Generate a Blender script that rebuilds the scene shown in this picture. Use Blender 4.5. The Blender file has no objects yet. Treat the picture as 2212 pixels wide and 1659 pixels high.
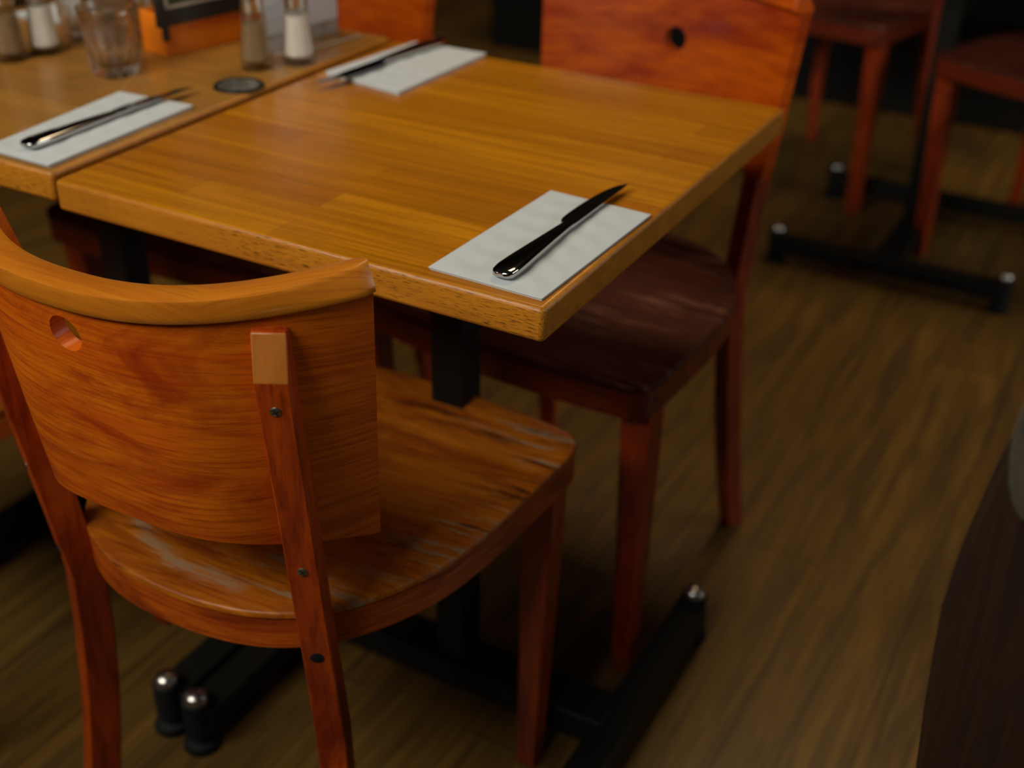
import bpy, bmesh, math, random
from mathutils import Vector, Matrix
random.seed(7)
S = bpy.context.scene
C = S.collection
PI = math.pi

# ------------------------------------------------------------------ camera
cd = bpy.data.cameras.new('camera'); cam = bpy.data.objects.new('camera', cd); C.objects.link(cam)
RW = ((0.87208847, 0.25880253, -0.41531068), (0.48916052, -0.43753977, 0.75450708), (0.0135534, -0.86115051, -0.50816937))
m = Matrix.Identity(4)
for i in range(3):
    m[i][0] = RW[i][0]; m[i][1] = -RW[i][1]; m[i][2] = -RW[i][2]
m[0][3], m[1][3], m[2][3] = 0.403, -0.7838, 1.2
cam.matrix_world = m
cd.sensor_width = 36; cd.sensor_fit = 'HORIZONTAL'; cd.lens = 2669.845 / 2212 * 36
cd.clip_start = 0.05; cd.clip_end = 60
cd.dof.use_dof = True; cd.dof.focus_distance = 0.97; cd.dof.aperture_fstop = 3.4
S.camera = cam
S.view_settings.view_transform = 'Standard'; S.view_settings.look = 'None'
S.view_settings.gamma = 1; S.view_settings.use_curve_mapping = False
S.view_settings.exposure = -0.06
S.cycles.max_bounces = 8; S.cycles.transmission_bounces = 8; S.cycles.transparent_max_bounces = 12
S.cycles.sample_clamp_indirect = 4; S.cycles.use_denoising = True

# ------------------------------------------------------------------ light
w = bpy.data.worlds.new('world'); S.world = w; w.use_nodes = True
w.node_tree.nodes['Background'].inputs[0].default_value = (0.55, 0.7, 0.9, 1)
w.node_tree.nodes['Background'].inputs[1].default_value = 0.5
def area(name, loc, target, sx, sy, power, col):
    l = bpy.data.lights.new(name, 'AREA'); l.shape = 'RECTANGLE'; l.size = sx; l.size_y = sy
    l.energy = power; l.color = col
    o = bpy.data.objects.new(name, l); C.objects.link(o); o.location = loc
    o.rotation_euler = (Vector(target) - Vector(loc)).to_track_quat('-Z', 'Y').to_euler()
    return o
area('window_daylight', (-.72, -1.80, 2.18), (-0.3, 0.1, 0.7), 1.7, 1.1, 80, (1.0, 0.95, 0.83))
area('added_warm_fill', (-.4, 1.75, 3.2), (-.3, 2.1, 0), 0.9, 0.9, 24, (1.0, 0.72, 0.42))  # unseen overhead fill, added to warm and brighten the back of the room
area('added_right_fill', (3.25, 1.9, 1.75), (0, 1.6, .2), 2.2, 1.3, 34, (1.0, 0.97, 0.88))  # fill added from the right for the sides that face that way

# ------------------------------------------------------------------ helpers
def tag(o, label=None, cat=None, group=None, kind=None):
    if label: o['label'] = label
    if cat: o['category'] = cat
    if group: o['group'] = group
    if kind: o['kind'] = kind
    return o
def empty(name, loc=(0, 0, 0), rz=0):
    o = bpy.data.objects.new(name, None); C.objects.link(o)
    o.empty_display_size = 0.05; o.location = loc; o.rotation_euler = (0, 0, rz)
    return o
def obj(name, bm, mat, parent=None, smooth=False, bevel=0.0, seg=2, angle=0.6):
    me = bpy.data.meshes.new(name)
    bmesh.ops.recalc_face_normals(bm, faces=bm.faces)
    bm.to_mesh(me); bm.free()
    if mat: me.materials.append(mat)
    o = bpy.data.objects.new(name, me); C.objects.link(o); o.parent = parent
    if bevel > 0:
        b = o.modifiers.new('bevel', 'BEVEL'); b.width = bevel; b.segments = seg; b.limit_method = 'ANGLE'; b.angle_limit = angle
        b.harden_normals = False
    if smooth or bevel > 0:
        for p in me.polygons: p.use_smooth = True
        try: me.set_sharp_from_angle(angle=0.75)
        except Exception: pass
    return o
def copy_tree(o, parent=None):
    c = o.copy(); C.objects.link(c); c.parent = parent
    for ch in list(o.children): copy_tree(ch, c)
    return c
def uvmap(o, fn):
    me = o.data; lay = me.uv_layers.new(name='grain') if not me.uv_layers else me.uv_layers[0]
    for lp in me.loops: lay.data[lp.index].uv = fn(me.vertices[lp.vertex_index].co)
    return o
def box(bm, x0, x1, y0, y1, z0, z1, rz=0, piv=(0, 0)):
    vs = []
    for x, y, z in ((x0,y0,z0),(x1,y0,z0),(x1,y1,z0),(x0,y1,z0),(x0,y0,z1),(x1,y0,z1),(x1,y1,z1),(x0,y1,z1)):
        if rz:
            dx, dy = x-piv[0], y-piv[1]
            x, y = piv[0]+dx*math.cos(rz)-dy*math.sin(rz), piv[1]+dx*math.sin(rz)+dy*math.cos(rz)
        vs.append(bm.verts.new((x, y, z)))
    for f in ((0,3,2,1),(4,5,6,7),(0,1,5,4),(1,2,6,5),(2,3,7,6),(3,0,4,7)): bm.faces.new([vs[i] for i in f])
    return bm
def loft(bm, rings, cap=True, closed=True):
    R = [[bm.verts.new(p) for p in r] for r in rings]
    for a, b in zip(R[:-1], R[1:]):
        n = len(a)
        for i in range(n if closed else n-1):
            bm.faces.new((a[i], a[(i+1) % n], b[(i+1) % n], b[i]))
    if cap:
        bm.faces.new(R[0][::-1]); bm.faces.new(R[-1])
    return bm
def lathe(bm, prof, n=32, c=(0, 0), nsq=None):
    rings = []
    for r, z in prof:
        rings.append([(c[0]+r*math.cos(2*PI*i/n), c[1]+r*math.sin(2*PI*i/n), z) for i in range(n)])
    return loft(bm, rings)
def prism(bm, pts, z0, z1):
    return loft(bm, [[(x, y, z0) for x, y in pts], [(x, y, z1) for x, y in pts]])
def B(): return bmesh.new()
def smooth_closed(pts, n=6):
    out = []; N = len(pts)
    for i in range(N):
        p0, p1, p2, p3 = (Vector(pts[(i+k-1) % N]) for k in range(4))
        for j in range(n):
            t = j/n
            out.append(tuple(0.5*((2*p1)+(-p0+p2)*t+(2*p0-5*p1+4*p2-p3)*t*t+(-p0+3*p1-3*p2+p3)*t**3)))
    return out

# ------------------------------------------------------------------ materials
class N:
    def __init__(s, name):
        s.m = bpy.data.materials.new(name); s.m.use_nodes = True; s.t = s.m.node_tree
        s.b = s.t.nodes['Principled BSDF']; s.out = s.t.nodes['Material Output']
    def n(s, typ, **kw):
        x = s.t.nodes.new(typ)
        for k, v in kw.items():
            if k.startswith('i_'): x.inputs[k[2:].replace('_', ' ')].default_value = v
            else: setattr(x, k, v)
        return x
    def l(s, a, b): s.t.links.new(a, b)
    uv = False
    def coord(s, scale=(1, 1, 1), rot=(0, 0, 0), loc=(0, 0, 0)):
        tc = s.n('ShaderNodeTexCoord'); mp = s.n('ShaderNodeMapping')
        mp.inputs['Scale'].default_value = scale; mp.inputs['Rotation'].default_value = rot; mp.inputs['Location'].default_value = loc
        s.l(tc.outputs['UV' if s.uv else 'Object'], mp.inputs['Vector']); return mp.outputs['Vector']
    def noise(s, vec, scale=1, detail=6, rough=.55, dist=0):
        x = s.n('ShaderNodeTexNoise'); x.inputs['Scale'].default_value = scale; x.inputs['Detail'].default_value = detail
        x.inputs['Roughness'].default_value = rough; x.inputs['Distortion'].default_value = dist
        s.l(vec, x.inputs['Vector']); return x.outputs['Fac']
    def ramp(s, fac, stops, interp='LINEAR'):
        x = s.n('ShaderNodeValToRGB'); x.color_ramp.interpolation = interp
        e = x.color_ramp.elements
        while len(e) < len(stops): e.new(0.5)
        for k, (p, c) in zip(e, stops):
            k.position = p; k.color = (c, c, c, 1) if isinstance(c, (int, float)) else (*c, 1)
        s.l(fac, x.inputs['Fac']); return x.outputs['Color']
    def mix(s, fac, a, b, mode='MIX'):
        x = s.n('ShaderNodeMix'); x.data_type = 'RGBA'; x.blend_type = mode
        def put(sock, v):
            if isinstance(v, (int, float)): sock.default_value = v if sock.type == 'VALUE' else (v, v, v, 1)
            elif isinstance(v, tuple): sock.default_value = (*v, 1)
            else: s.l(v, sock)
        put(x.inputs[0], fac); put(x.inputs[6], a); put(x.inputs[7], b); return x.outputs[2]
    def schlick(s, f0=.04):
        lw = s.n('ShaderNodeLayerWeight'); lw.inputs['Blend'].default_value = .5
        p = s.n('ShaderNodeMath', operation='POWER'); s.l(lw.outputs['Facing'], p.inputs[0]); p.inputs[1].default_value = 4
        q = s.n('ShaderNodeMath', operation='MULTIPLY_ADD'); s.l(p.outputs[0], q.inputs[0]); q.inputs[1].default_value = .8; q.inputs[2].default_value = f0
        return q.outputs[0]
    def bump(s, h, strength=.2, dist=.002):
        x = s.n('ShaderNodeBump'); x.inputs['Strength'].default_value = strength; x.inputs['Distance'].default_value = dist
        s.l(h, x.inputs['Height']); s.l(x.outputs['Normal'], s.b.inputs['Normal'])
    def set(s, **kw):
        for k, v in kw.items():
            k = {'base': 'Base Color', 'rough': 'Roughness', 'metal': 'Metallic', 'coat': 'Coat Weight', 'coatr': 'Coat Roughness', 'spec': 'Specular IOR Level', 'trans': 'Transmission Weight', 'ior': 'IOR', 'alpha': 'Alpha'}[k]
            i = s.b.inputs[k]
            if hasattr(v, 'is_linked') or hasattr(v, 'links'): s.l(v, i)
            else: i.default_value = (*v, 1) if isinstance(v, tuple) else v
        return s.m

def plain(name, base, rough=.5, metal=0, coat=0, var=.15, scale=60, spec=.5):
    n = N(name)
    f = n.noise(n.coord(), scale, 4)
    col = n.mix(n.ramp(f, [(0.3, 0.0), (0.7, 1.0)]), tuple(c*(1-var) for c in base), tuple(min(1, c*(1+var)) for c in base))
    return n.set(base=col, rough=rough, metal=metal, coat=coat, spec=spec)

def stained(name, axis, light, mid, dark, blotch=True, rough=.36, coat=.35, seed=0, wear=None, wcol=(.42, .30, .17), fine=1.0, wstr=1.0, uv=False, glossy=None):
    """orange stained beech: long streaks along the given axis"""
    n = N(name); n.uv = uv
    sc = {'x': (3.2, 50, 50), 'y': (34, 2.2, 34), 'z': (34, 34, 2.2)}[axis]
    s2 = {'x': (16, 300, 300), 'y': (160, 9, 160), 'z': (160, 160, 9)}[axis]
    s3 = {'x': (4.5, 14, 14), 'y': (9, 3.5, 9), 'z': (12, 12, 3.5)}[axis]
    L = (seed*1.7, seed*2.3, seed*.9)
    st = n.noise(n.coord(sc, loc=L), 1, 5, .6, .6)
    fn = n.noise(n.coord(s2, loc=L), 1, 6, .65)
    bl = n.noise(n.coord(s3, loc=L), 1, 6, .68, 1.2)
    c = n.ramp(st, [(.32, mid), (.55, light), (.75, tuple(.5*(a+b) for a, b in zip(mid, light)))])
    if blotch:
        c = n.mix(n.ramp(bl, [(.48, 0.0), (.70, .95)]), c, dark)
    c = n.mix(n.ramp(fn, [(.46, 0.0), (.70, .75*fine)]), c, dark)
    r = n.ramp(fn, [(.3, rough), (.8, min(1, rough+.22))])
    if wear:
        ws = {'x': (7, 75, 75), 'y': (75, 7, 75), 'z': (75, 75, 7)}[axis]
        wn = n.noise(n.coord(ws, loc=L), 1, 5, .7, .3)
        wb = n.noise(n.coord((4, 7, 7), loc=L), 1, 2)
        k = n.mix(1.0, n.ramp(wn, [(wear, 0.0), (wear+.05, wstr)]), n.ramp(wb, [(.42, 0.0), (.55, 1.0)]), 'MULTIPLY')
        if name == 'worn_seat':
            sx = n.n('ShaderNodeSeparateXYZ'); n.l(n.coord(), sx.inputs[0])
            def M(op, a, b=None, c_=None):
                x = n.n('ShaderNodeMath', operation=op)
                for i_, v in enumerate((a, b, c_)):
                    if v is None: continue
                    if isinstance(v, (int, float)): x.inputs[i_].default_value = v
                    else: n.l(v, x.inputs[i_])
                return x.outputs[0]
            X, Y = sx.outputs[0], sx.outputs[1]
            # bow-shaped worn band just inside the rear edge
            bow = M('MULTIPLY_ADD', M('POWER', M('ABSOLUTE', M('ADD', X, -.02)), 2.0), -2.6, Y)
            d1 = M('ABSOLUTE', M('ADD', bow, .134))
            rag = n.noise(n.coord((9, 120, 120)), 1, 6, .75)
            band = M('SUBTRACT', M('MULTIPLY_ADD', rag, .085, -.034), d1)
            gx = M('SUBTRACT', .105, M('ABSOLUTE', M('ADD', X, .035)))
            band = M('MINIMUM', M('MULTIPLY', band, 110), M('MULTIPLY', gx, 30))
            bandc = M('MINIMUM', M('MAXIMUM', band, 0.0), .8)
            k = M('MAXIMUM', k, bandc)
        c = n.mix(k, c, wcol)
        dk = n.noise(n.coord(ws, loc=(3, 1, 2)), 1, 5, .7, .3)
        c = n.mix(n.ramp(dk, [(.60, 0.0), (.66, .8 if 'seat' in name else .25)]), c, tuple(x*.3 for x in dark))
    n.bump(fn, .12, .0012)
    return n.set(base=c, rough=r, coat=coat*.45 if glossy is None else glossy, coatr=.2 if glossy is None else .12, spec=.3)

OR_L, OR_M, OR_D = (.74, .165, .003), (.64, .100, .002), (.30, .020, .001)
M_panel = stained('stained_back_panel', 'x', OR_L, OR_M, OR_D, seed=1, uv=True, wear=.665, wcol=(.80, .42, .16), wstr=.55)
M_panel_red = stained('red_orange_back_panel', 'x', (.62, .105, .001), (.50, .060, .001), (.24, .012, .001), seed=21, uv=True, rough=.3, glossy=.5)
M_cap = stained('stained_cap_rail', 'x', (.60, .195, .012), (.52, .145, .008), (.30, .060, .004), seed=2, blotch=False, fine=.6, uv=True, rough=.24, coat=1.0, wear=.63, wcol=(.40, .27, .16), wstr=.5)
M_leg = stained('stained_legs', 'z', (.50, .070, .003), (.36, .036, .002), (.14, .010, .001), seed=3, wear=.70, wcol=(.50, .18, .04), wstr=.5)
M_seat = stained('worn_seat', 'x', (.50, .150, .006), (.40, .090, .004), (.17, .026, .002), seed=5, wear=.54, rough=.34, wcol=(.33, .21, .115))
M_rail = stained('stained_seat_rail', 'x', (.56, .110, .003), (.44, .066, .002), (.17, .014, .001), seed=6, uv=True, wear=.64, wcol=(.5, .26, .1), wstr=.5)
M_bevel = stained('chamfer_highlight', 'z', (.46, .150, .020), (.40, .12, .014), (.34, .08, .012), blotch=False, seed=4, fine=.4)  # gloss highlight of the leg-top chamfer, painted in as a paler stain
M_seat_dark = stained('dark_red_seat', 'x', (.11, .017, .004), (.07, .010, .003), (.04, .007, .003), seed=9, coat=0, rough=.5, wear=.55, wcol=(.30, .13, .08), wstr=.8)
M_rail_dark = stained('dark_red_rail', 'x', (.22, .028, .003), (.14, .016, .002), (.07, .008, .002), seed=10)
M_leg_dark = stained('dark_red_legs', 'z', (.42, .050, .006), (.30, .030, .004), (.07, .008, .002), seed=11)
M_darkwood = stained('dark_grained_wood', 'z', (.032, .012, .003), (.014, .005, .002), (.006, .003, .001), blotch=False, seed=8, rough=.6, coat=0)

def butcher(name, seed, c1, c2, dull=0.0):
    n = N(name)
    tc = n.coord((1, 1, 1), loc=(seed*.37, seed*.013, 0))
    br = n.n('ShaderNodeTexBrick'); br.offset = .37; br.offset_frequency = 2; br.squash = 1
    br.inputs['Scale'].default_value = 1; br.inputs['Brick Width'].default_value = .36; br.inputs['Row Height'].default_value = .0415
    br.inputs['Mortar Size'].default_value = .0004; br.inputs['Mortar Smooth'].default_value = .5; br.inputs['Bias'].default_value = 0
    br.inputs['Color1'].default_value = (0, 0, 0, 1); br.inputs['Color2'].default_value = (1, 1, 1, 1); br.inputs['Mortar'].default_value = (.5, .5, .5, 1)
    n.l(tc, br.inputs['Vector'])
    g = n.noise(n.coord((3, 110, 110), loc=(seed, 0, 0)), 1, 6, .62, .8)
    g2 = n.noise(n.coord((2.2, 16, 16), loc=(seed*2, 0, 0)), 1, 3, .5, 1.2)
    po = n.noise(n.coord((60, 900, 900), loc=(seed, 3, 0)), 1, 3, .6)
    big = n.noise(n.coord((3, 3, 3)), 1, 2)
    base = n.mix(n.ramp(br.outputs['Color'], [(0, 0.0), (1, 1.0)]), c1, c2)
    base = n.mix(n.ramp(g, [(.40, 0.0), (.66, .6)]), base, tuple(x*.45 for x in c2))
    base = n.mix(n.ramp(g2, [(.5, 0.0), (.72, .4)]), base, (.36, .12, .006))
    base = n.mix(n.ramp(po, [(.62, 0.0), (.68, .6)]), base, (.12, .045, .008))
    base = n.mix(n.ramp(br.outputs['Fac'], [(0, 0.0), (1, .55)]), base, (.10, .04, .006))
    if dull: base = n.mix(dull, base, (.30, .17, .05))
    r = n.ramp(big, [(.35, .20), (.65, .34)])
    n.bump(g, .05, .001)
    return n.set(base=base, rough=r, coat=.10, coatr=.12, spec=.35)
M_top = butcher('butcher_block', 1, (.66, .250, .006), (.47, .150, .004))
M_top2 = butcher('butcher_block_dull', 4, (.52, .225, .025), (.40, .150, .014), .35)
def edge_mat():
    n = N('table_edge_oak')
    po = n.noise(n.coord((75, 1000, 1000)), 1, 4, .6)
    g = n.noise(n.coord((5, 60, 90)), 1, 5, .6, .7)
    wv = n.noise(n.coord((6, 6, 6)), 1, 2)
    br = n.n('ShaderNodeTexBrick'); br.inputs['Scale'].default_value = 1; br.inputs['Brick Width'].default_value = .21; br.inputs['Row Height'].default_value = 5
    br.inputs['Mortar Size'].default_value = .0006; br.inputs['Color1'].default_value = (0, 0, 0, 1); br.inputs['Color2'].default_value = (1, 1, 1, 1)
    n.l(n.coord((1, 1, 1), loc=(.095, 2, 0)), br.inputs['Vector'])
    c = n.mix(br.outputs['Color'], (.60, .225, .012), (.46, .155, .008))
    c = n.mix(n.ramp(g, [(.4, 0.0), (.7, .6)]), c, (.34, .115, .008))
    msk = n.mix(1.0, n.ramp(po, [(.545, 0.0), (.60, 1.0)]), n.ramp(wv, [(.40, .15), (.6, .9)]), 'MULTIPLY')
    c = n.mix(msk, c, (.07, .025, .004))
    n.bump(po, .3, .001)
    return n.set(base=c, rough=.42, coat=.15, coatr=.3)
M_edge = edge_mat()
def floor_mat():
    n = N('wood_plank_floor')
    br = n.n('ShaderNodeTexBrick'); br.inputs['Scale'].default_value = 1; br.inputs['Brick Width'].default_value = 1.3; br.inputs['Row Height'].default_value = .15
    br.inputs['Mortar Size'].default_value = .0012; br.offset = .43
    br.inputs['Color1'].default_value = (0, 0, 0, 1); br.inputs['Color2'].default_value = (1, 1, 1, 1); br.inputs['Mortar'].default_value = (.2, .2, .2, 1)
    n.l(n.coord((1, 1, 1), rot=(0, 0, PI/2), loc=(.2, .05, 0)), br.inputs['Vector'])
    g = n.noise(n.coord((34, 2.2, 30)), 1, 6, .62, 1.0)
    g2 = n.noise(n.coord((110, 6, 100)), 1, 5, .6, .3)
    c = n.mix(br.outputs['Color'], (.200, .106, .018), (.148, .074, .012))
    c = n.mix(n.ramp(g, [(.38, 0.0), (.66, .85)]), c, (.052, .025, .006))
    c = n.mix(n.ramp(g2, [(.5, 0.0), (.75, .5)]), c, (.28, .16, .040))
    c = n.mix(n.ramp(br.outputs['Fac'], [(0, 0.0), (1, .8)]), c, (.02, .01, .004))
    n.bump(g2, .08, .001)
    return n.set(base=c, rough=n.ramp(g, [(.3, .34), (.7, .5)]), coat=.1, coatr=.3)
M_floor = floor_mat()
def napkin_mat():
    n = N('paper_napkin')
    v = n.n('ShaderNodeTexVoronoi'); v.inputs['Scale'].default_value = 900; n.l(n.coord(rot=(0, 0, .785)), v.inputs['Vector'])
    wr = n.noise(n.coord((14, 30, 10)), 1, 3)
    mx = n.mix(.75, v.outputs['Distance'], wr)
    n.bump(mx, .35, .0016)
    return n.set(base=(.60, .645, .66), rough=.9)
M_nap = napkin_mat()
M_steel = plain('polished_steel', (.50, .49, .47), .10, 1.0, var=.03)
M_chrome = plain('brushed_chrome_cap', (.62, .60, .56), .28, 1.0, var=.05)
M_black = plain('black_powder_coat', (.008, .008, .006), .5, spec=.22)
M_rubber = plain('black_rubber', (.008, .009, .010), .7, spec=.25)
M_screw = plain('zinc_screw', (.42, .40, .28), .38, 1.0, var=.3, scale=400)
M_slot = plain('screw_recess', (.04, .035, .02), .6, .6)
M_salt = plain('salt_filling', (.80, .72, .62), .95, var=.05, scale=400)
M_pepper = plain('pepper_filling', (.27, .17, .075), .95, var=.5, scale=900)
M_orange = plain('orange_painted_wood', (.86, .21, .001), .5, var=.1, scale=14)
M_bframe = plain('black_sign_frame', (.018, .016, .012), .4)
M_line = plain('pale_sign_border', (.42, .36, .28), .6)
M_green = plain('dark_green_picture', (.05, .06, .008), .35, var=.7, scale=25)
M_paper = plain('white_card', (.84, .83, .86), .5, var=.04, scale=8)
M_grey = plain('faded_grey_panel', (.40, .34, .30), .6, var=.35, scale=50)
M_coaster = plain('grey_disc_centre', (.16, .155, .14), .35, .4, var=.5, scale=70)
M_wall = plain('dark_painted_wall', (.035, .026, .018), .8, var=.2, scale=5)
M_ceil = plain('dark_ceiling', (.030, .024, .018), .85, var=.15, scale=4)
M_vinyl = plain('black_vinyl', (.006, .006, .005), .5, var=.2, scale=9, spec=.25)
M_cloth = plain('grey_cloth', (.060, .046, .028), .9, var=.25, scale=120)
M_frame = plain('window_frame_paint', (.05, .045, .04), .5)
def glass_mat(name='clear_glass', rough=.0):
    n = N(name)
    n.noise(n.coord(), 5)
    return n.set(base=(.96, .98, .97), rough=rough, trans=1.0, ior=1.47)
def thin_glass(name, k, tint):
    n = N(name); tr = n.n('ShaderNodeBsdfTransparent'); tr.inputs[0].default_value = (*tint, 1)
    gl = n.n('ShaderNodeBsdfGlossy'); gl.inputs['Roughness'].default_value = .03; gl.inputs['Color'].default_value = (1, 1, 1, 1)
    mx = n.n('ShaderNodeMixShader'); n.l(n.schlick(), mx.inputs[0]); n.l(tr.outputs[0], mx.inputs[1]); n.l(gl.outputs[0], mx.inputs[2])
    m2 = n.n('ShaderNodeMixShader'); m2.inputs[0].default_value = k
    n.l(mx.outputs[0], m2.inputs[1]); n.l(n.b.outputs[0], m2.inputs[2]); n.l(m2.outputs[0], n.out.inputs['Surface'])
    return n.set(base=(.97, .98, .97), rough=0.0, trans=1.0, ior=1.47)
M_glass = thin_glass('tumbler_glass', .72, (.96, .97, .96))
M_shaker = thin_glass('shaker_glass', .25, (.97, .98, .97))
def pane_mat():
    n = N('window_pane'); t = n.t
    tr = n.n('ShaderNodeBsdfTransparent'); gl = n.n('ShaderNodeBsdfGlossy'); gl.inputs['Roughness'].default_value = .02
    mx = n.n("ShaderNodeMixShader"); n.l(n.schlick(), mx.inputs[0]); n.l(tr.outputs[0], mx.inputs[1]); n.l(gl.outputs[0], mx.inputs[2])
    n.l(mx.outputs[0], n.out.inputs['Surface']); return n.m
M_pane = pane_mat()
def acrylic():
    n = N('clear_acrylic'); tr = n.n('ShaderNodeBsdfTransparent'); tr.inputs[0].default_value = (.93, .94, .93, 1)
    gl = n.n('ShaderNodeBsdfGlossy'); gl.inputs['Roughness'].default_value = .08
    mx = n.n('ShaderNodeMixShader'); n.l(n.schlick(), mx.inputs[0]); n.l(tr.outputs[0], mx.inputs[1]); n.l(gl.outputs[0], mx.inputs[2]); n.l(mx.outputs[0], n.out.inputs['Surface']); return n.m
M_acrylic = acrylic()

# ------------------------------------------------------------------ room shell
X0, X1, Y0, Y1, ZC = -5.0, 3.0, -1.5, 5.6, 3.3
def struct(name, bm, mat, parent=None, **k):
    o = obj(name, bm, mat, parent, **k); o['kind'] = 'structure'; return o
struct('floor', box(B(), X0, X1, Y0, Y1, -.05, 0), M_floor)
struct('ceiling', box(B(), X0, X1, Y0, Y1, ZC, ZC+.1), M_ceil)
struct('wall_back', box(B(), X0, X1, Y1, Y1+.1, 0, ZC), M_wall)
struct('wall_left', box(B(), X0-.1, X0, Y0, Y1, 0, ZC), M_wall)
bm = B()
SY0, SY1, SZ0, SZ1 = .3, 2.9, .95, 2.45
box(bm, X1, X1+.1, Y0, SY0, 0, ZC); box(bm, X1, X1+.1, SY1, Y1, 0, ZC); box(bm, X1, X1+.1, SY0, SY1, 0, SZ0); box(bm, X1, X1+.1, SY0, SY1, SZ1, ZC)
struct('wall_right', bm, M_wall)
bm = B()
for y in (SY0, SY0+1.27, SY1-.06): box(bm, X1+.02, X1+.08, y, y+.06, SZ0, SZ1)
box(bm, X1+.02, X1+.08, SY0, SY1, SZ0, SZ0+.06); box(bm, X1+.02, X1+.08, SY0, SY1, SZ1-.06, SZ1)
fill_win = struct('fill_window', bm, M_frame)  # unseen window, added to carry the fill from the right
struct('window_pane', box(B(), X1+.047, X1+.053, SY0+.03, SY1-.03, SZ0+.03, SZ1-.03), M_pane, fill_win)
WX0, WX1, WZ0, WZ1 = -2.4, 1.0, 1.70, 2.95      # street window behind the camera
bm = B()
box(bm, X0, WX0, Y0-.12, Y0, 0, ZC); box(bm, WX1, X1, Y0-.12, Y0, 0, ZC)
box(bm, WX0, WX1, Y0-.12, Y0, 0, WZ0); box(bm, WX0, WX1, Y0-.12, Y0, WZ1, ZC)
struct('wall_front', bm, M_wall)
bm = B()
for x in (WX0, WX0+1.1, WX0+2.2, WX1-.06): box(bm, x, x+.06, Y0-.09, Y0-.03, WZ0, WZ1)
box(bm, WX0, WX1, Y0-.09, Y0-.03, WZ0, WZ0+.06); box(bm, WX0, WX1, Y0-.09, Y0-.03, WZ1-.06, WZ1)
win = struct('window_1', bm, M_frame)
struct('window_pane', box(B(), WX0+.03, WX1-.03, Y0-.065, Y0-.059, WZ0+.03, WZ1-.03), M_pane, win)

# ------------------------------------------------------------------ bistro table
TH = .75; TT = .032
def make_table(name, wx, wy, mat, worn=True):
    """local origin: floor point under the table centre"""
    t = empty(name)
    hx, hy = wx/2, wy/2
    bm = B(); box(bm, -hx, hx, -hy, hy, TH-TT, TH)
    top = obj('tabletop', bm, mat, t, bevel=.0045, seg=3)
    top.data.materials.append(M_edge)
    for p in top.data.polygons:
        if abs(p.normal.z) < .5: p.material_index = 1
    obj('mounting_plate', box(B(), -.14, .14, -.14, .14, TH-TT-.008, TH-TT), M_black, t, bevel=.002)
    obj('column', box(B(), -.021, .021, -.021, .021, .07, TH-TT-.008), M_black, t, bevel=.002)
    obj('crossbar', box(B(), -hx+.052, hx-.052, -.030, .030, .03, .07), M_black, t, bevel=.003)
    for s in (-1, 1):
        x = s*(hx-.0425)
        obj('foot_bar', box(B(), x-.022, x+.022, -.250, .250, .03, .065), M_black, t, bevel=.003)
        for q in (-1, 1):
            ft = obj('levelling_foot', lathe(B(), [(.022, 0), (.0238, .004), (.022, .012), (.010, .018), (.010, .022), (.018, .024), (.018, .078), (.016, .080)], 24, (x, q*.250)), M_rubber, t, smooth=True)
            obj('bolt_cap', lathe(B(), [(.0155, .0795), (.0155, .083), (.012, .088), (.006, .091), (.0005, .0918)], 20, (x, q*.250)), M_chrome, ft, smooth=True)
    return t
t1 = make_table('bistro_table', .545, .60, M_top); t1.location = (-.2725, .299, 0)
for ch in t1.children:
    if ch.name.startswith(('column', 'crossbar', 'foot_bar', 'levelling', 'mounting')): ch.location.y -= .039; ch.location.x += .0275
tag(t1, 'golden butcher-block table in the centre with black H-shaped foot, seen whole', 'table', 'square butcher-block tables')
t2 = make_table('bistro_table', .545, .60, M_top2); t2.location = (-.2725-.545-.0175, .311, 0)
for ch in t2.children:
    if ch.name.startswith(('column', 'crossbar', 'foot_bar', 'levelling', 'mounting')): ch.location.y -= .045; ch.location.x += .076
tag(t2, 'butcher-block table at left edge carrying glasses, shakers and orange menu box', 'table', 'square butcher-block tables')
t3 = copy_tree(t1); t3.location = (-.12, 2.0, 0); t3.rotation_euler.z = PI/2
tag(t3, 'blurred table in the background at upper right, only its black foot bars in view', 'table', 'square butcher-block tables')

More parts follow.
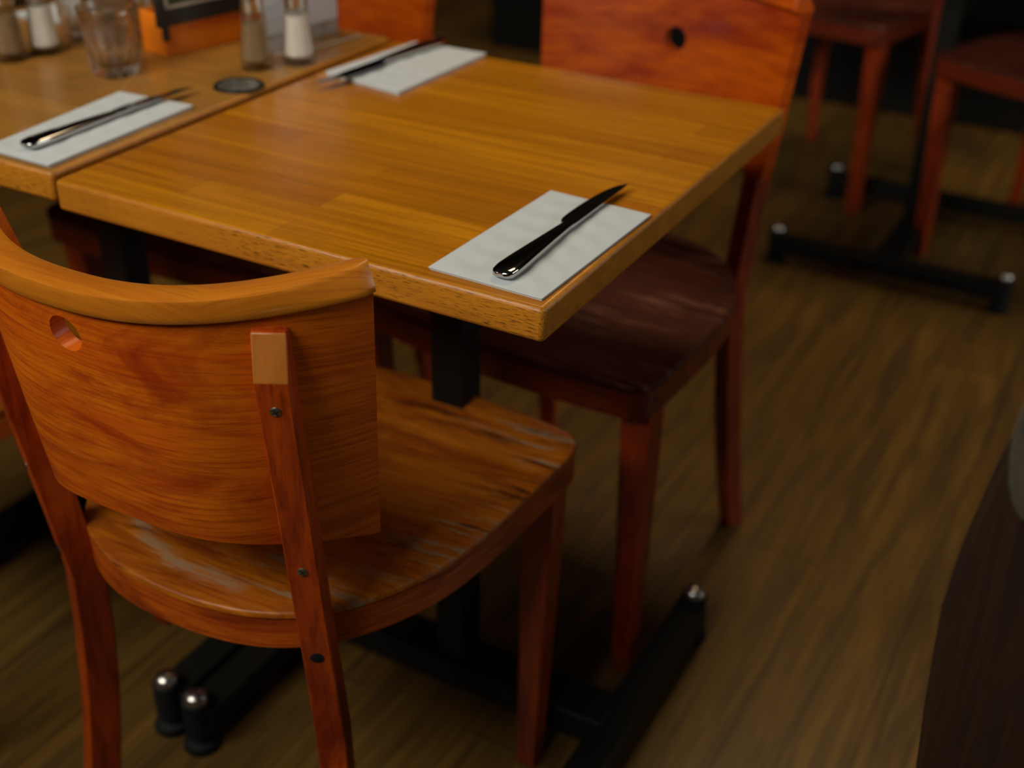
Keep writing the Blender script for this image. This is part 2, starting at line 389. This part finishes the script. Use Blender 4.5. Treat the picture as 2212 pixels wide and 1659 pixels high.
# ------------------------------------------------------------------ cafe chair
def half_to_full(h):  # h: (x,y) from rear centre round the right side to the front centre
    return h + [(-x, y) for x, y in h[::-1][1:-1]]
SEAT = half_to_full([(0, -.168), (.04, -.166), (.08, -.158), (.115, -.143), (.145, -.121), (.170, -.090), (.192, -.050), (.209, 0), (.220, .075), (.226, .160), (.228, .215), (.224, .236), (.212, .250), (.190, .257), (.12, .266), (.06, .271), (0, .273)])
SEATP = smooth_closed(SEAT, 4)
def scaled(pts, d):
    out = []; n = len(pts)
    for i in range(n):
        a = Vector(pts[i-1]); b = Vector(pts[(i+1) % n]); t = (b-a).normalized()
        out.append((pts[i][0]-t.y*d*1.0, pts[i][1]+t.x*d*1.0))   # inwards for CCW outline
    return out
def make_chair(name, BK, M_seat=M_seat, M_rail=M_rail, M_leg=M_leg, M_panel=M_panel, M_cap=M_cap):
    """local origin: floor point under the seat; +y is the front, seat height .46"""
    t = empty(name)
    # seat board: gentle saddle
    bm = B()
    rings = []
    P0 = SEATP
    for d, z in ((.002, .4515), (0, .4535), (0, .4575), (.0012, .4594), (.003, .460), (.02, .4590), (.05, .4565), (.09, .4550), (.13, .4545)):
        rings.append([(x, y, z) for x, y in scaled(P0, d)] if d < .015 else [(x*(1-d*5), .05+(y-.05)*(1-d*5), z) for x, y in P0])
    loft(bm, rings)
    obj('seat', bm, M_seat, t, smooth=True)
    # bent rail under the seat
    bm = B()
    a, b = scaled(P0, .0012), scaled(P0, .020)
    loft(bm, [[(x, y, .4512) for x, y in a], [(x, y, .418) for x, y in a], [(x, y, .4165) for x, y in scaled(P0, .003)], [(x, y, .4165) for x, y in b], [(x, y, .4512) for x, y in b], [(x, y, .4512) for x, y in a]], cap=False)
    uvmap(obj('seat_rail', bm, M_rail, t, smooth=True), lambda co: (math.atan2(co.x, .05-co.y)*.2, co.z*1.3))
    # curved back panel
    yb, lean, hb, ht, sb, st, nb, nt, zb, zt, kt, kb, ux, ph0, uw, ut = (BK[k] for k in 'yb lean hb ht sb st nb nt zb zt kt kb ux ph w t'.split())
    def surf(u, v, d=0.0):
        zc = zb+(zt-zb)*v
        h = hb+(ht-hb)*v; s = sb+(st-sb)*v; k = kb+(kt-kb)*v
        n_ = nb+(nt-nb)*v; off = s*abs(u)**n_
        x = u*h; y = yb-lean*(zc-zb)+off
        du = 1e-3; off2 = s*abs(abs(u)+du)**n_
        sl = (off2-off)/(h*du)*(1 if u >= 0 else -1)
        L = math.hypot(1, sl)
        nx, ny = -sl/L, 1/L              # towards the sitter
        return Vector((x+nx*d, y+ny*d, zc+off*k))
    bm = B()
    NU, NV = 56, 14; us = [-1+2*i/NU for i in range(NU+1)]
    TK = .015
    grid = {}
    for side, d in ((0, 0.0), (1, TK)):
        for i, u in enumerate(us):
            for j in range(NV+1): grid[side, i, j] = bm.verts.new(surf(u, j/NV, d))
    for i in range(NU):
        for j in range(NV):
            bm.faces.new([grid[0, i, j], grid[0, i+1, j], grid[0, i+1, j+1], grid[0, i, j+1]])
            bm.faces.new([grid[1, i, j], grid[1, i, j+1], grid[1, i+1, j+1], grid[1, i+1, j]])
    for i in range(NU):
        for j in (0, NV):
            bm.faces.new([grid[0, i, j], grid[1, i, j], grid[1, i+1, j], grid[0, i+1, j]])
    for j in range(NV):
        for i in (0, NU):
            bm.faces.new([grid[0, i, j], grid[0, i, j+1], grid[1, i, j+1], grid[1, i, j]])
    pan = obj('back_panel', bm, M_panel, t)
    # grip hole cut through the panel
    cut = B(); hz = BK['zh']; cy = yb-lean*(hz-zb)
    loft(cut, [[(.0158*math.cos(a_*PI/16), cy+dy, hz-dy*lean*0+.0158*math.sin(a_*PI/16)) for a_ in range(32)] for dy in (-.04, .05)])
    co = obj('cutter', cut, M_leg, t)
    md = pan.modifiers.new('hole', 'BOOLEAN'); md.object = co; md.operation = 'DIFFERENCE'; md.solver = 'EXACT'
    dg = bpy.context.evaluated_depsgraph_get(); dg.update()
    me = bpy.data.meshes.new_from_object(pan.evaluated_get(dg))
    pan.modifiers.clear(); pan.data = me
    bpy.data.objects.remove(co)
    for p in me.polygons: p.use_smooth = True
    me.set_sharp_from_angle(angle=.6)
    arc = lambda co: (math.copysign((lambda a: a+.35*max(0, a-.10)**1.3)(abs(co.x)), co.x), co.z+.05*co.x)
    uvmap(pan, arc)
    # cap rail
    bm = B(); rings = []
    W0 = .027; NN = 72
    for i in range(NN+1):
        u = -1.006+2.012*i/NN
        e = max(0, (abs(u)-.66)/.346)
        e2 = max(0, (abs(u)-.975)/.031)
        wd = W0*(1-.12*e2); out = .0042*(1-e2)
        hgt = .0205+.001*e; cut_ = .0135*e*e        # outer shoulder carved away towards the tips
        prof = [(-out, .0005), (-out-.0010, .0030), (-out-.0010+cut_*.08, .0065), (-out-.0006+cut_*.86, hgt-.0034), (-out+.0002+cut_*.95, hgt-.0010), (-out+.0020+cut_, hgt), (wd-.006, hgt), (wd-.0018, hgt-.0015), (wd, hgt-.006), (wd, .003), (wd-.003, .0002)]
        rings.append([surf(u, 1, d)+Vector((0, -lean*h, h-.001*0)) for d, h in prof])
    loft(bm, rings)
    uvmap(obj('cap_rail', bm, M_cap, t, smooth=True), lambda co: (co.x+.3*max(0, abs(co.x)-.1)*math.copysign(1, co.x), co.z+(co.y if abs(co.x) < .12 else co.y-(abs(co.x)-.12)*1.0)))
    # rear legs that run up behind the panel
    Z = [0, .08, .16, .24, .32, .40, .46, .52, .58, .64, .70, .735, .772]
    for s in (-1, 1):
        bm = B(); rings = []
        for z in Z:
            if z >= .40: yo = BK['yu']-lean*(z-.5); xo = ux+.0328*(z-.46)
            else: 
                q = (.40-z)/.40
                yo = BK['yu']+lean*.10-.040*q**1.6+.006*math.sin(q*PI); xo = ux-.0014+.024*q
            ww = uw if z >= .40 else uw+.001*math.sin(min(1, (.40-z)/.30)*PI)-.003*max(0, (.15-z)/.15)
            tt = ut+.003*max(0, min(1, (.46-z)/.1))
            o0 = 0.0
            if z > .75: o0 = .016
            ph = ph0*s
            cx_, sx_ = math.cos(ph), math.sin(ph)
            ring = []
            for a_, b_ in ((-ww/2, o0), (ww/2, o0), (ww/2, tt), (-ww/2, tt)):
                ring.append((s*xo+a_*cx_-b_*sx_*1.0, yo+a_*sx_+b_*cx_, z))
            rings.append(ring)
        loft(bm, rings)
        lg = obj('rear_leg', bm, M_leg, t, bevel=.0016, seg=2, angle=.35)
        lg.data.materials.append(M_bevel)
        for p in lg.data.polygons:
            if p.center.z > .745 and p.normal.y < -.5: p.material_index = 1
        for z, nm in ((.709, 'screw'), (.539, 'screw'), (.431, 'plug')):
            yo = BK['yu']-lean*(z-.5); xo = s*(ux+.0328*(z-.46))
            nrm = Vector((math.sin(ph0*s), -math.cos(ph0*s), -lean)).normalized()
            q = nrm.to_track_quat('Z', 'Y').to_matrix().to_4x4(); q.translation = Vector((xo, yo, z))
            b2 = B()
            if nm == 'screw':
                lathe(b2, [(.0045, -.002), (.0045, .0005), (.0038, .0011), (.0005, .0013)], 20)
                b2.transform(q); sc = obj('screw', b2, M_screw, lg, smooth=True)
                b3 = B(); box(b3, -.0030, .0030, -.0006, .0006, .0009, .0016, rz=.5); box(b3, -.0006, .0006, -.0030, .0030, .0009, .0016, rz=.5)
                b3.transform(q)
                # the recess is part of the screw's own mesh
                me2 = sc.data; me2.materials.append(M_slot)
                bb = bmesh.new(); bb.from_mesh(me2); k0 = len(bb.faces)
                tmp = bpy.data.meshes.new('tmp'); b3.to_mesh(tmp); b3.free(); bb.from_mesh(tmp); bb.faces.ensure_lookup_table()
                for f in bb.faces[k0:]: f.material_index = 1
                bb.to_mesh(me2); bb.free(); bpy.data.meshes.remove(tmp)
            else:
                lathe(b2, [(.0062, -.002), (.0062, .0006), (.004, .0012), (.0005, .0014)], 20)
                b2.transform(q); obj('plug', b2, M_rubber, lg, smooth=True)
    # front legs: square, tapered
    for s in (-1, 1):
        bm = B(); rings = []
        for z, h in ((0, .0125), (.15, .0150), (.33, .0180), (.4165, .0185)):
            cx_ = s*(.203-.004*(1-z/.4)); cy_ = .205-.012*(1-z/.4165)
            rings.append([(cx_+a*h, cy_+b*h, z) for a, b in ((-1, -1), (1, -1), (1, 1), (-1, 1))])
        loft(bm, rings)
        obj('front_leg', bm, M_leg, t, bevel=.002)
    # stretcher-free: corner blocks show the rail thickness only
    return t
BK1 = dict(yb=-.2000, lean=.1218, hb=.1682, ht=.2125, sb=.1399, st=.1090, nb=3.84, nt=2.367, zb=.5656, zt=.7755, kt=.144, kb=-.3595, zh=.7496, yu=-.1580, ux=.1572, ph=.487, w=.0268, t=.0315)
BK3 = dict(yb=-.200, lean=.14, hb=.178, ht=.193, sb=.048, st=.050, nb=2.4, nt=2.4, zb=.577, zt=.786, kt=0, kb=0, zh=.716, yu=-.180, ux=.150, ph=.40, w=.0265, t=.0250)
ch1 = make_chair('cafe_chair', BK1); ch1.location = (-.2989, 0, 0); ch1.rotation_euler.z = .0154
tag(ch1, 'worn orange-stained chair nearest the camera, curved back with round grip hole towards us', 'chair', 'orange-stained bentwood chairs')
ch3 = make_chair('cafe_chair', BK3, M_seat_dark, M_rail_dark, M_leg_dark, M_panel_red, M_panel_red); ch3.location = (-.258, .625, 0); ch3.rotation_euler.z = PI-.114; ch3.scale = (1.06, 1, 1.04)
tag(ch3, 'red-orange chair across the centre table, pushed in, front of its holed back facing us', 'chair', 'orange-stained bentwood chairs')
def chair_copy(src, loc, rz, label):
    c = copy_tree(src); c.location = loc; c.rotation_euler.z = rz
    tag(c, label, 'chair', 'orange-stained bentwood chairs'); return c
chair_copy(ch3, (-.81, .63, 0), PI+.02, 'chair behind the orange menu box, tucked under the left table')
chair_copy(ch1, (-.885, -.02, 0), -.03, 'chair cut off by the left edge of the photo, beside the nearest chair')
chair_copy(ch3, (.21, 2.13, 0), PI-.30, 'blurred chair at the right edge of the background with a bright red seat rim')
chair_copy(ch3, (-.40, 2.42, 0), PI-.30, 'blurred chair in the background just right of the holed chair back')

# ------------------------------------------------------------------ bench end at right
bm = B()
prof = [(.368, 0), (.366, .2), (.368, .38), (.363, .50), (.355, .60), (.351, .68), (.354, .73), (.360, .775), (.367, .815), (.380, .86), (.41, .90), (.46, .93), (.60, .94), (.80, .94), (.80, 0)]
loft(bm, [[(x, y, z) for x, z in prof] for y in (-.12, -.085)])
be = empty('wooden_bench', (.355, -.10, 0))
bo = obj('bench_end', bm, M_darkwood, None, bevel=.005, seg=3)
bo.parent = be; bo.matrix_parent_inverse = Matrix.Translation((-.355, .10, 0))
for nm, bb in (('seat_plank', (.47, .80, -.085, .9, .41, .45)), ('backrest_plank', (.775, .80, -.085, .9, .45, .90)), ('bench_foot', (.47, .80, .84, .875, 0, .41))):
    q = obj(nm, box(B(), *bb), M_darkwood, None, bevel=.003); q.parent = be; q.matrix_parent_inverse = Matrix.Translation((-.355, .10, 0))
tag(be, 'very dark grained wooden bench with curved end board, blurred at the lower right', 'bench')
bm = B()
rings = []
for i, xl in enumerate((.371, .3655, .3620, .3605, .3600, .3608, .3625, .3650, .3690, .3760)):
    z = .862-.0105*i; xl += .0065
    rings.append([(xl, -.128-.002*math.sin(i), z), (.50, -.130-.002*math.sin(i+1), z), (.50, -.1205, z), (xl, -.1205, z)])
loft(bm, rings)
cl = obj('grey_cloth', bm, M_cloth, None, bevel=.003)
tag(cl, 'small grey cloth hanging on the dark wooden bench end at right', 'cloth')

# ------------------------------------------------------------------ banquette at the back
bq = empty('banquette', (0, 0, 0))
obj('base', box(B(), -1.80, 2.6, 3.02, 3.5, 0, .30), M_vinyl, bq, bevel=.01)
for i in range(4):
    x = -1.80+i*1.1
    obj('seat_cushion', box(B(), x+.005, x+1.095, 2.95, 3.5, .302, .45), M_vinyl, bq, bevel=.04, seg=4)
obj('backrest', box(B(), -1.80, 2.6, 3.5, 3.62, 0, 1.0), M_vinyl, bq, bevel=.03, seg=3)
tag(bq, 'long black upholstered seat in the dark at the back of the room', 'banquette')

# ------------------------------------------------------------------ napkins
Z0 = TH
def napkin(corners, label, th=.0032, layers=3):
    bm = B()
    cs = [Vector((x, y, 0)) for x, y in corners]
    cen = sum(cs, Vector())/4
    NX, NY = 22, 40
    for k in range(layers):
        z0 = Z0+.0003+k*th/layers; z1 = z0+th/layers*.86
        ins = 0.0 if k == layers-1 else random.uniform(.0005, .0022)
        V = {}
        for lv, z in ((0, z0), (1, z1)):
            for i in range(NX+1):
                for j in range(NY+1):
                    a, b = i/NX, j/NY
                    p = (cs[0]*(1-a)+cs[3]*a)*(1-b)+(cs[1]*(1-a)+cs[2]*a)*b
                    d = (cen-p); 
                    if d.length > 0: p = p+d*(ins/.08)
                    zz = z
                    if lv == 1 and k == layers-1:
                        edge = min(a, 1-a)*.10
                        edge2 = min(b, 1-b)*.2
                        zz += (.0005*math.sin(270*p.x+40*p.y)*math.sin(p.y*70+1)+.0004*math.sin(p.y*190+p.x*60+3*math.sin(p.x*50)))*min(1, edge/.01)*min(1, edge2/.01)
                        if edge < .0005 or edge2 < .0005: zz -= .0005
                    V[lv, i, j] = bm.verts.new((p.x-cen.x, p.y-cen.y, zz-Z0))
        for i in range(NX):
            for j in range(NY):
                bm.faces.new([V[1, i, j], V[1, i+1, j], V[1, i+1, j+1], V[1, i, j+1]])
                bm.faces.new([V[0, i, j], V[0, i, j+1], V[0, i+1, j+1], V[0, i+1, j]])
        for i in range(NX):
            for j in (0, NY): bm.faces.new([V[0, i, j], V[0, i+1, j], V[1, i+1, j], V[1, i, j]])
        for j in range(NY):
            for i in (0, NX): bm.faces.new([V[0, i, j], V[1, i, j], V[1, i, j+1], V[0, i, j+1]])
    o = obj('paper_napkin', bm, M_nap, None, smooth=True)
    o.location = (cen.x, cen.y, Z0)
    tag(o, label, 'napkin', 'folded white paper napkins'); return o
G = 'table'
napkin([(-.119, .014), (-.111, .222), (-.003, .217), (-.008, .010)], 'white folded napkin at the near right corner of the centre table')
napkin([(-.667, .020), (-.686, .232), (-.579, .238), (-.572, .018)], 'white folded napkin on the left table, by the seam', .0045)
napkin([(-.529, .420), (-.511, .614-.02), (-.402, .596), (-.407, .399)], 'white folded napkin at the far side of the centre table', .0055)
napkin([(-1.075, .42), (-1.06, .59), (-.975, .585), (-.985, .41)], 'white napkin glimpsed beyond the tumblers on the left table', .004)

# ------------------------------------------------------------------ knives
def make_knife():
    """along +y, handle end at y=0, tip at .244; lies with its underside at z=0"""
    t = empty('table_knife')
    bm = B(); rings = []
    H = [(0, .0040, .0016), (.0015, .0078, .0030), (.005, .0100, .0040), (.014, .0110, .0046), (.030, .0106, .0047), (.060, .0088, .0043), (.090, .0070, .0038), (.112, .0058, .0033), (.1225, .0054, .0029)]
    for y, hw, hh in H:
        ring = []
        for k in range(24):
            a = 2*PI*k/24; ca, sa = math.cos(a), math.sin(a)
            ex = .55
            ring.append((hw*math.copysign(abs(ca)**ex, ca), y, .0050+hh*math.copysign(abs(sa)**ex, sa)))
        rings.append(ring)
    loft(bm, rings)
    obj('handle', bm, M_steel, t, smooth=True)
    bm = B(); rings = []
    BL = [(.1215, -.0056, .0052, .0016), (.124, -.0062, .0054, .0013), (.128, -.0096, .0055, .0011), (.135, -.0118, .0055, .0010), (.150, -.0124, .0056, .0009), (.175, -.0118, .0056, .0008), (.200, -.0100, .0055, .0007), (.220, -.0070, .0053, .0006), (.234, -.0030, .0050, .0005), (.241, .0008, .0046, .0004), (.244, .0036, .0042, .0002)]
    for y, xa, xb, h in BL:
        rings.append([(xa, y, .0050-.0001), (xa*.6+xb*.4, y, .0050-h*.9), (xb, y, .0050-h), (xb, y, .0050+h), (xa*.6+xb*.4, y, .0050+h*.9), (xa, y, .0050+.0001)])
    loft(bm, rings)
    obj('blade', bm, M_steel, t, smooth=True)
    return t
k1 = make_knife(); k1.location = (-.0525, .020, Z0+.0040); k1.rotation_euler = (-.004, 0, 0)
tag(k1, 'steel table knife on the napkin at the near right corner of the centre table', 'knife', 'steel table knives')
def knife(a, b, z, label):
    k = copy_tree(k1); d = Vector(b)-Vector(a)
    k.location = (a[0], a[1], z); k.rotation_euler = (-.004, 0, math.atan2(-d.x, d.y))
    tag(k, label, 'knife', 'steel table knives'); return k
knife((-.622, .034), (-.617, .278), Z0+.0053, 'steel table knife on the napkin of the left table')
knife((-.4735, .602), (-.4955, .373), Z0+.0063, 'dark-looking table knife on the far napkin, blade pointing towards us')

# ------------------------------------------------------------------ shakers
def make_shaker(kind):
    t = empty(kind+'_shaker')
    prof = [(.0195, .0), (.0215, .002), (.0215, .010), (.0190, .030), (.0165, .050), (.0155, .062), (.0160, .066), (.0150, .069), (.0125, .071)]
    def oct_(r, z, n=16):
        out = []
        for k in range(n):
            a = 2*PI*(k+.5)/n; f = 1.0 if k % 2 else .97
            out.append((r*f*math.cos(a), r*f*math.sin(a), z))
        return out
    bm = B(); loft(bm, [oct_(r, z) for r, z in prof])
    inner = [(.0125, .0705), (.0140, .062), (.0145, .050), (.0165, .030), (.0185, .012), (.0150, .008)]
    loft(bm, [oct_(r-.0006, z) for r, z in inner])
    obj('glass_body', bm, M_shaker, t)
    fill = [(.0140, .0088), (.0176, .0125), (.0158, .030), (.0139, .048), (.0136, .060 if kind == 'salt' else .056), (.004, .061 if kind == 'salt' else .057)]
    bm = B(); lathe(bm, fill, 24)
    obj(kind+'_filling', bm, M_salt if kind == 'salt' else M_pepper, t, smooth=True)
    bm = B(); lathe(bm, [(.0138, .0695), (.0142, .070), (.0142, .086), (.0148, .0865), (.0148, .0895), (.0125, .0935), (.006, .0955), (.0005, .096)], 28)
    lid = obj('metal_lid', bm, M_chrome, t, smooth=True)
    bm = B()
    for k in range(6):
        a = k*PI/3; lathe(bm, [(.0008, .0944), (.0008, .0952)], 8, (.006*math.cos(a), .006*math.sin(a)))
    obj('sprinkle_holes', bm, M_slot, lid)
    return t
s1 = make_shaker('salt'); s1.location = (-.5895, .447, Z0)
tag(s1, 'glass salt shaker with metal lid in front of the white card stand', 'salt shaker', 'salt shakers')
p1 = make_shaker('pepper'); p1.location = (-.621, .402, Z0)
tag(p1, 'glass pepper shaker with metal lid standing right of the orange menu box', 'pepper shaker', 'pepper shakers')
s2 = copy_tree(s1); s2.location = (-.893, .312, Z0); tag(s2, 'glass salt shaker at the upper left corner, beside the tumblers', 'salt shaker', 'salt shakers')
p2 = copy_tree(p1); p2.location = (-.905, .268, Z0); tag(p2, 'brown-filled pepper shaker cut by the left edge of the photo', 'pepper shaker', 'pepper shakers')

# ------------------------------------------------------------------ tumblers
def make_tumbler(h=.082, rb=.0275, rt=.036):
    bm = B(); n = 40
    def ring(r, z, fac):
        out = []
        for k in range(n):
            a = 2*PI*k/n; f = 1-fac*(.5-.5*math.cos(a*10))
            out.append((r*f*math.cos(a), r*f*math.sin(a), z))
        return out
    prof = [(rb*.90, 0, .05), (rb, .003, .12), (rb+.0015, .010, .14), (rb+(rt-rb)*.42+.0015, h*.42, .13), (rb+(rt-rb)*.45+.001, h*.455, .09), (rb+(rt-rb)*.47, h*.48, .0), (rb+(rt-rb)*.70, h*.72, .0), (rt, h*.99, 0), (rt-.0006, h, 0), (rt-.0022, h, 0), (rt-.0030, h*.97, 0), (rb+(rt-rb)*.6-.0035, h*.6, 0), (rb+(rt-rb)*.4-.006, h*.4, 0), (rb-.0060, .016, 0), (rb-.010, .0125, 0)]
    loft(bm, [ring(*p) for p in prof])
    return obj('glass_tumbler', bm, M_glass, None, smooth=True)
g1 = make_tumbler(); g1.location = (-.752, .292, Z0)
tag(g1, 'faceted clear tumbler standing nearest, front of the group left of the orange box', 'glass', 'faceted tumblers')
for loc, lab in (((-.832, .372, Z0), 'faceted clear tumbler directly behind the nearest tumbler'),
                 ((-.905, .392, Z0), 'faceted clear tumbler leftmost of the group, near the second salt shaker'),
                 ((-.845, .455, Z0), 'faceted clear tumbler at the back of the group by the top edge of the photo')):
    g = copy_tree(g1); g.location = loc; g.rotation_euler.z = random.random(); tag(g, lab, 'glass', 'faceted tumblers')

# ------------------------------------------------------------------ orange menu box with black sign
mb = empty('menu_box', (-.747, .377, Z0), math.atan2(.028, -.134)*0+(-.21))
# local +y runs along the long side, -x is its thickness
bm = B(); W_, D_, H_ = .052, .165, .052
box(bm, -W_, 0, 0, D_, 0, .004); box(bm, -.005, 0, 0, D_, .004, H_); box(bm, -W_, -W_+.005, 0, D_, .004, H_)
box(bm, -W_+.005, -.005, 0, .005, .004, H_); box(bm, -W_+.005, -.005, D_-.005, D_, .004, H_)
obj('tray', bm, M_orange, mb, bevel=.001)
sg = obj('sign_board', box(B(), .001, .009, -.012, D_+.004, .040, .235), M_bframe, mb, bevel=.0015)
bm = B()
y0_, y1_, z0_, z1_ = .000, D_-.008, .062, .225
for b_ in ((y0_, y1_, z0_, z0_+.004), (y0_, y1_, z1_-.004, z1_), (y0_, y0_+.004, z0_, z1_), (y1_-.004, y1_, z0_, z1_)): box(bm, .009, .0098, b_[0], b_[1], b_[2], b_[3])
obj('border', bm, M_line, sg)
obj('picture', box(B(), .009, .0094, y0_+.004, y1_-.004, z0_+.004, z1_-.004), M_green, sg)
obj('sign_leg', box(B(), .001, .007, -.004, .003, .022, .040), M_bframe, sg)
tag(mb, 'orange wooden menu box with black framed sign on the left table', 'menu holder')

# ------------------------------------------------------------------ white card stand
cs = empty('card_stand', (-.652, .452, Z0), -.16)
bm = B(); box(bm, -.002, .040, 0, .140, 0, .003); box(bm, -.0265, -.0235, 0, .140, .0005, .0030)
box(bm, -.0235, -.002, 0, .140, 0, .003)
obj('holder_base', bm, M_acrylic, cs, bevel=.0008)
obj('holder_lip', box(B(), .038, .040, 0, .140, .003, .0055), M_line, cs, bevel=.0005)
obj('holder_front', box(B(), -.0002, .0016, 0, .140, .003, .160), M_acrylic, cs)
cardo = obj('card', box(B(), -.0020, -.0006, .004, .136, .022, .158), M_paper, cs)
obj('card_foot_strip', box(B(), -.0020, -.0006, .004, .136, .004, .0218), M_grey, cs)
tag(cs, 'white card in clear upright stand behind the salt shaker on the left table', 'card stand')

# ------------------------------------------------------------------ round disc
dk = empty('cable_grommet', (-.590, .330, Z0))
obj('rim', lathe(B(), [(.0295, 0), (.0305, .0006), (.0295, .0026), (.0265, .0030), (.0255, .0022), (.0255, .0004)], 48), M_black, dk, smooth=True)
obj('centre', lathe(B(), [(.0255, .0002), (.0255, .0018), (.0005, .0020)], 40), M_coaster, dk, smooth=True)
tag(dk, 'small round black-rimmed disc lying on the left table near the seam', 'coaster')
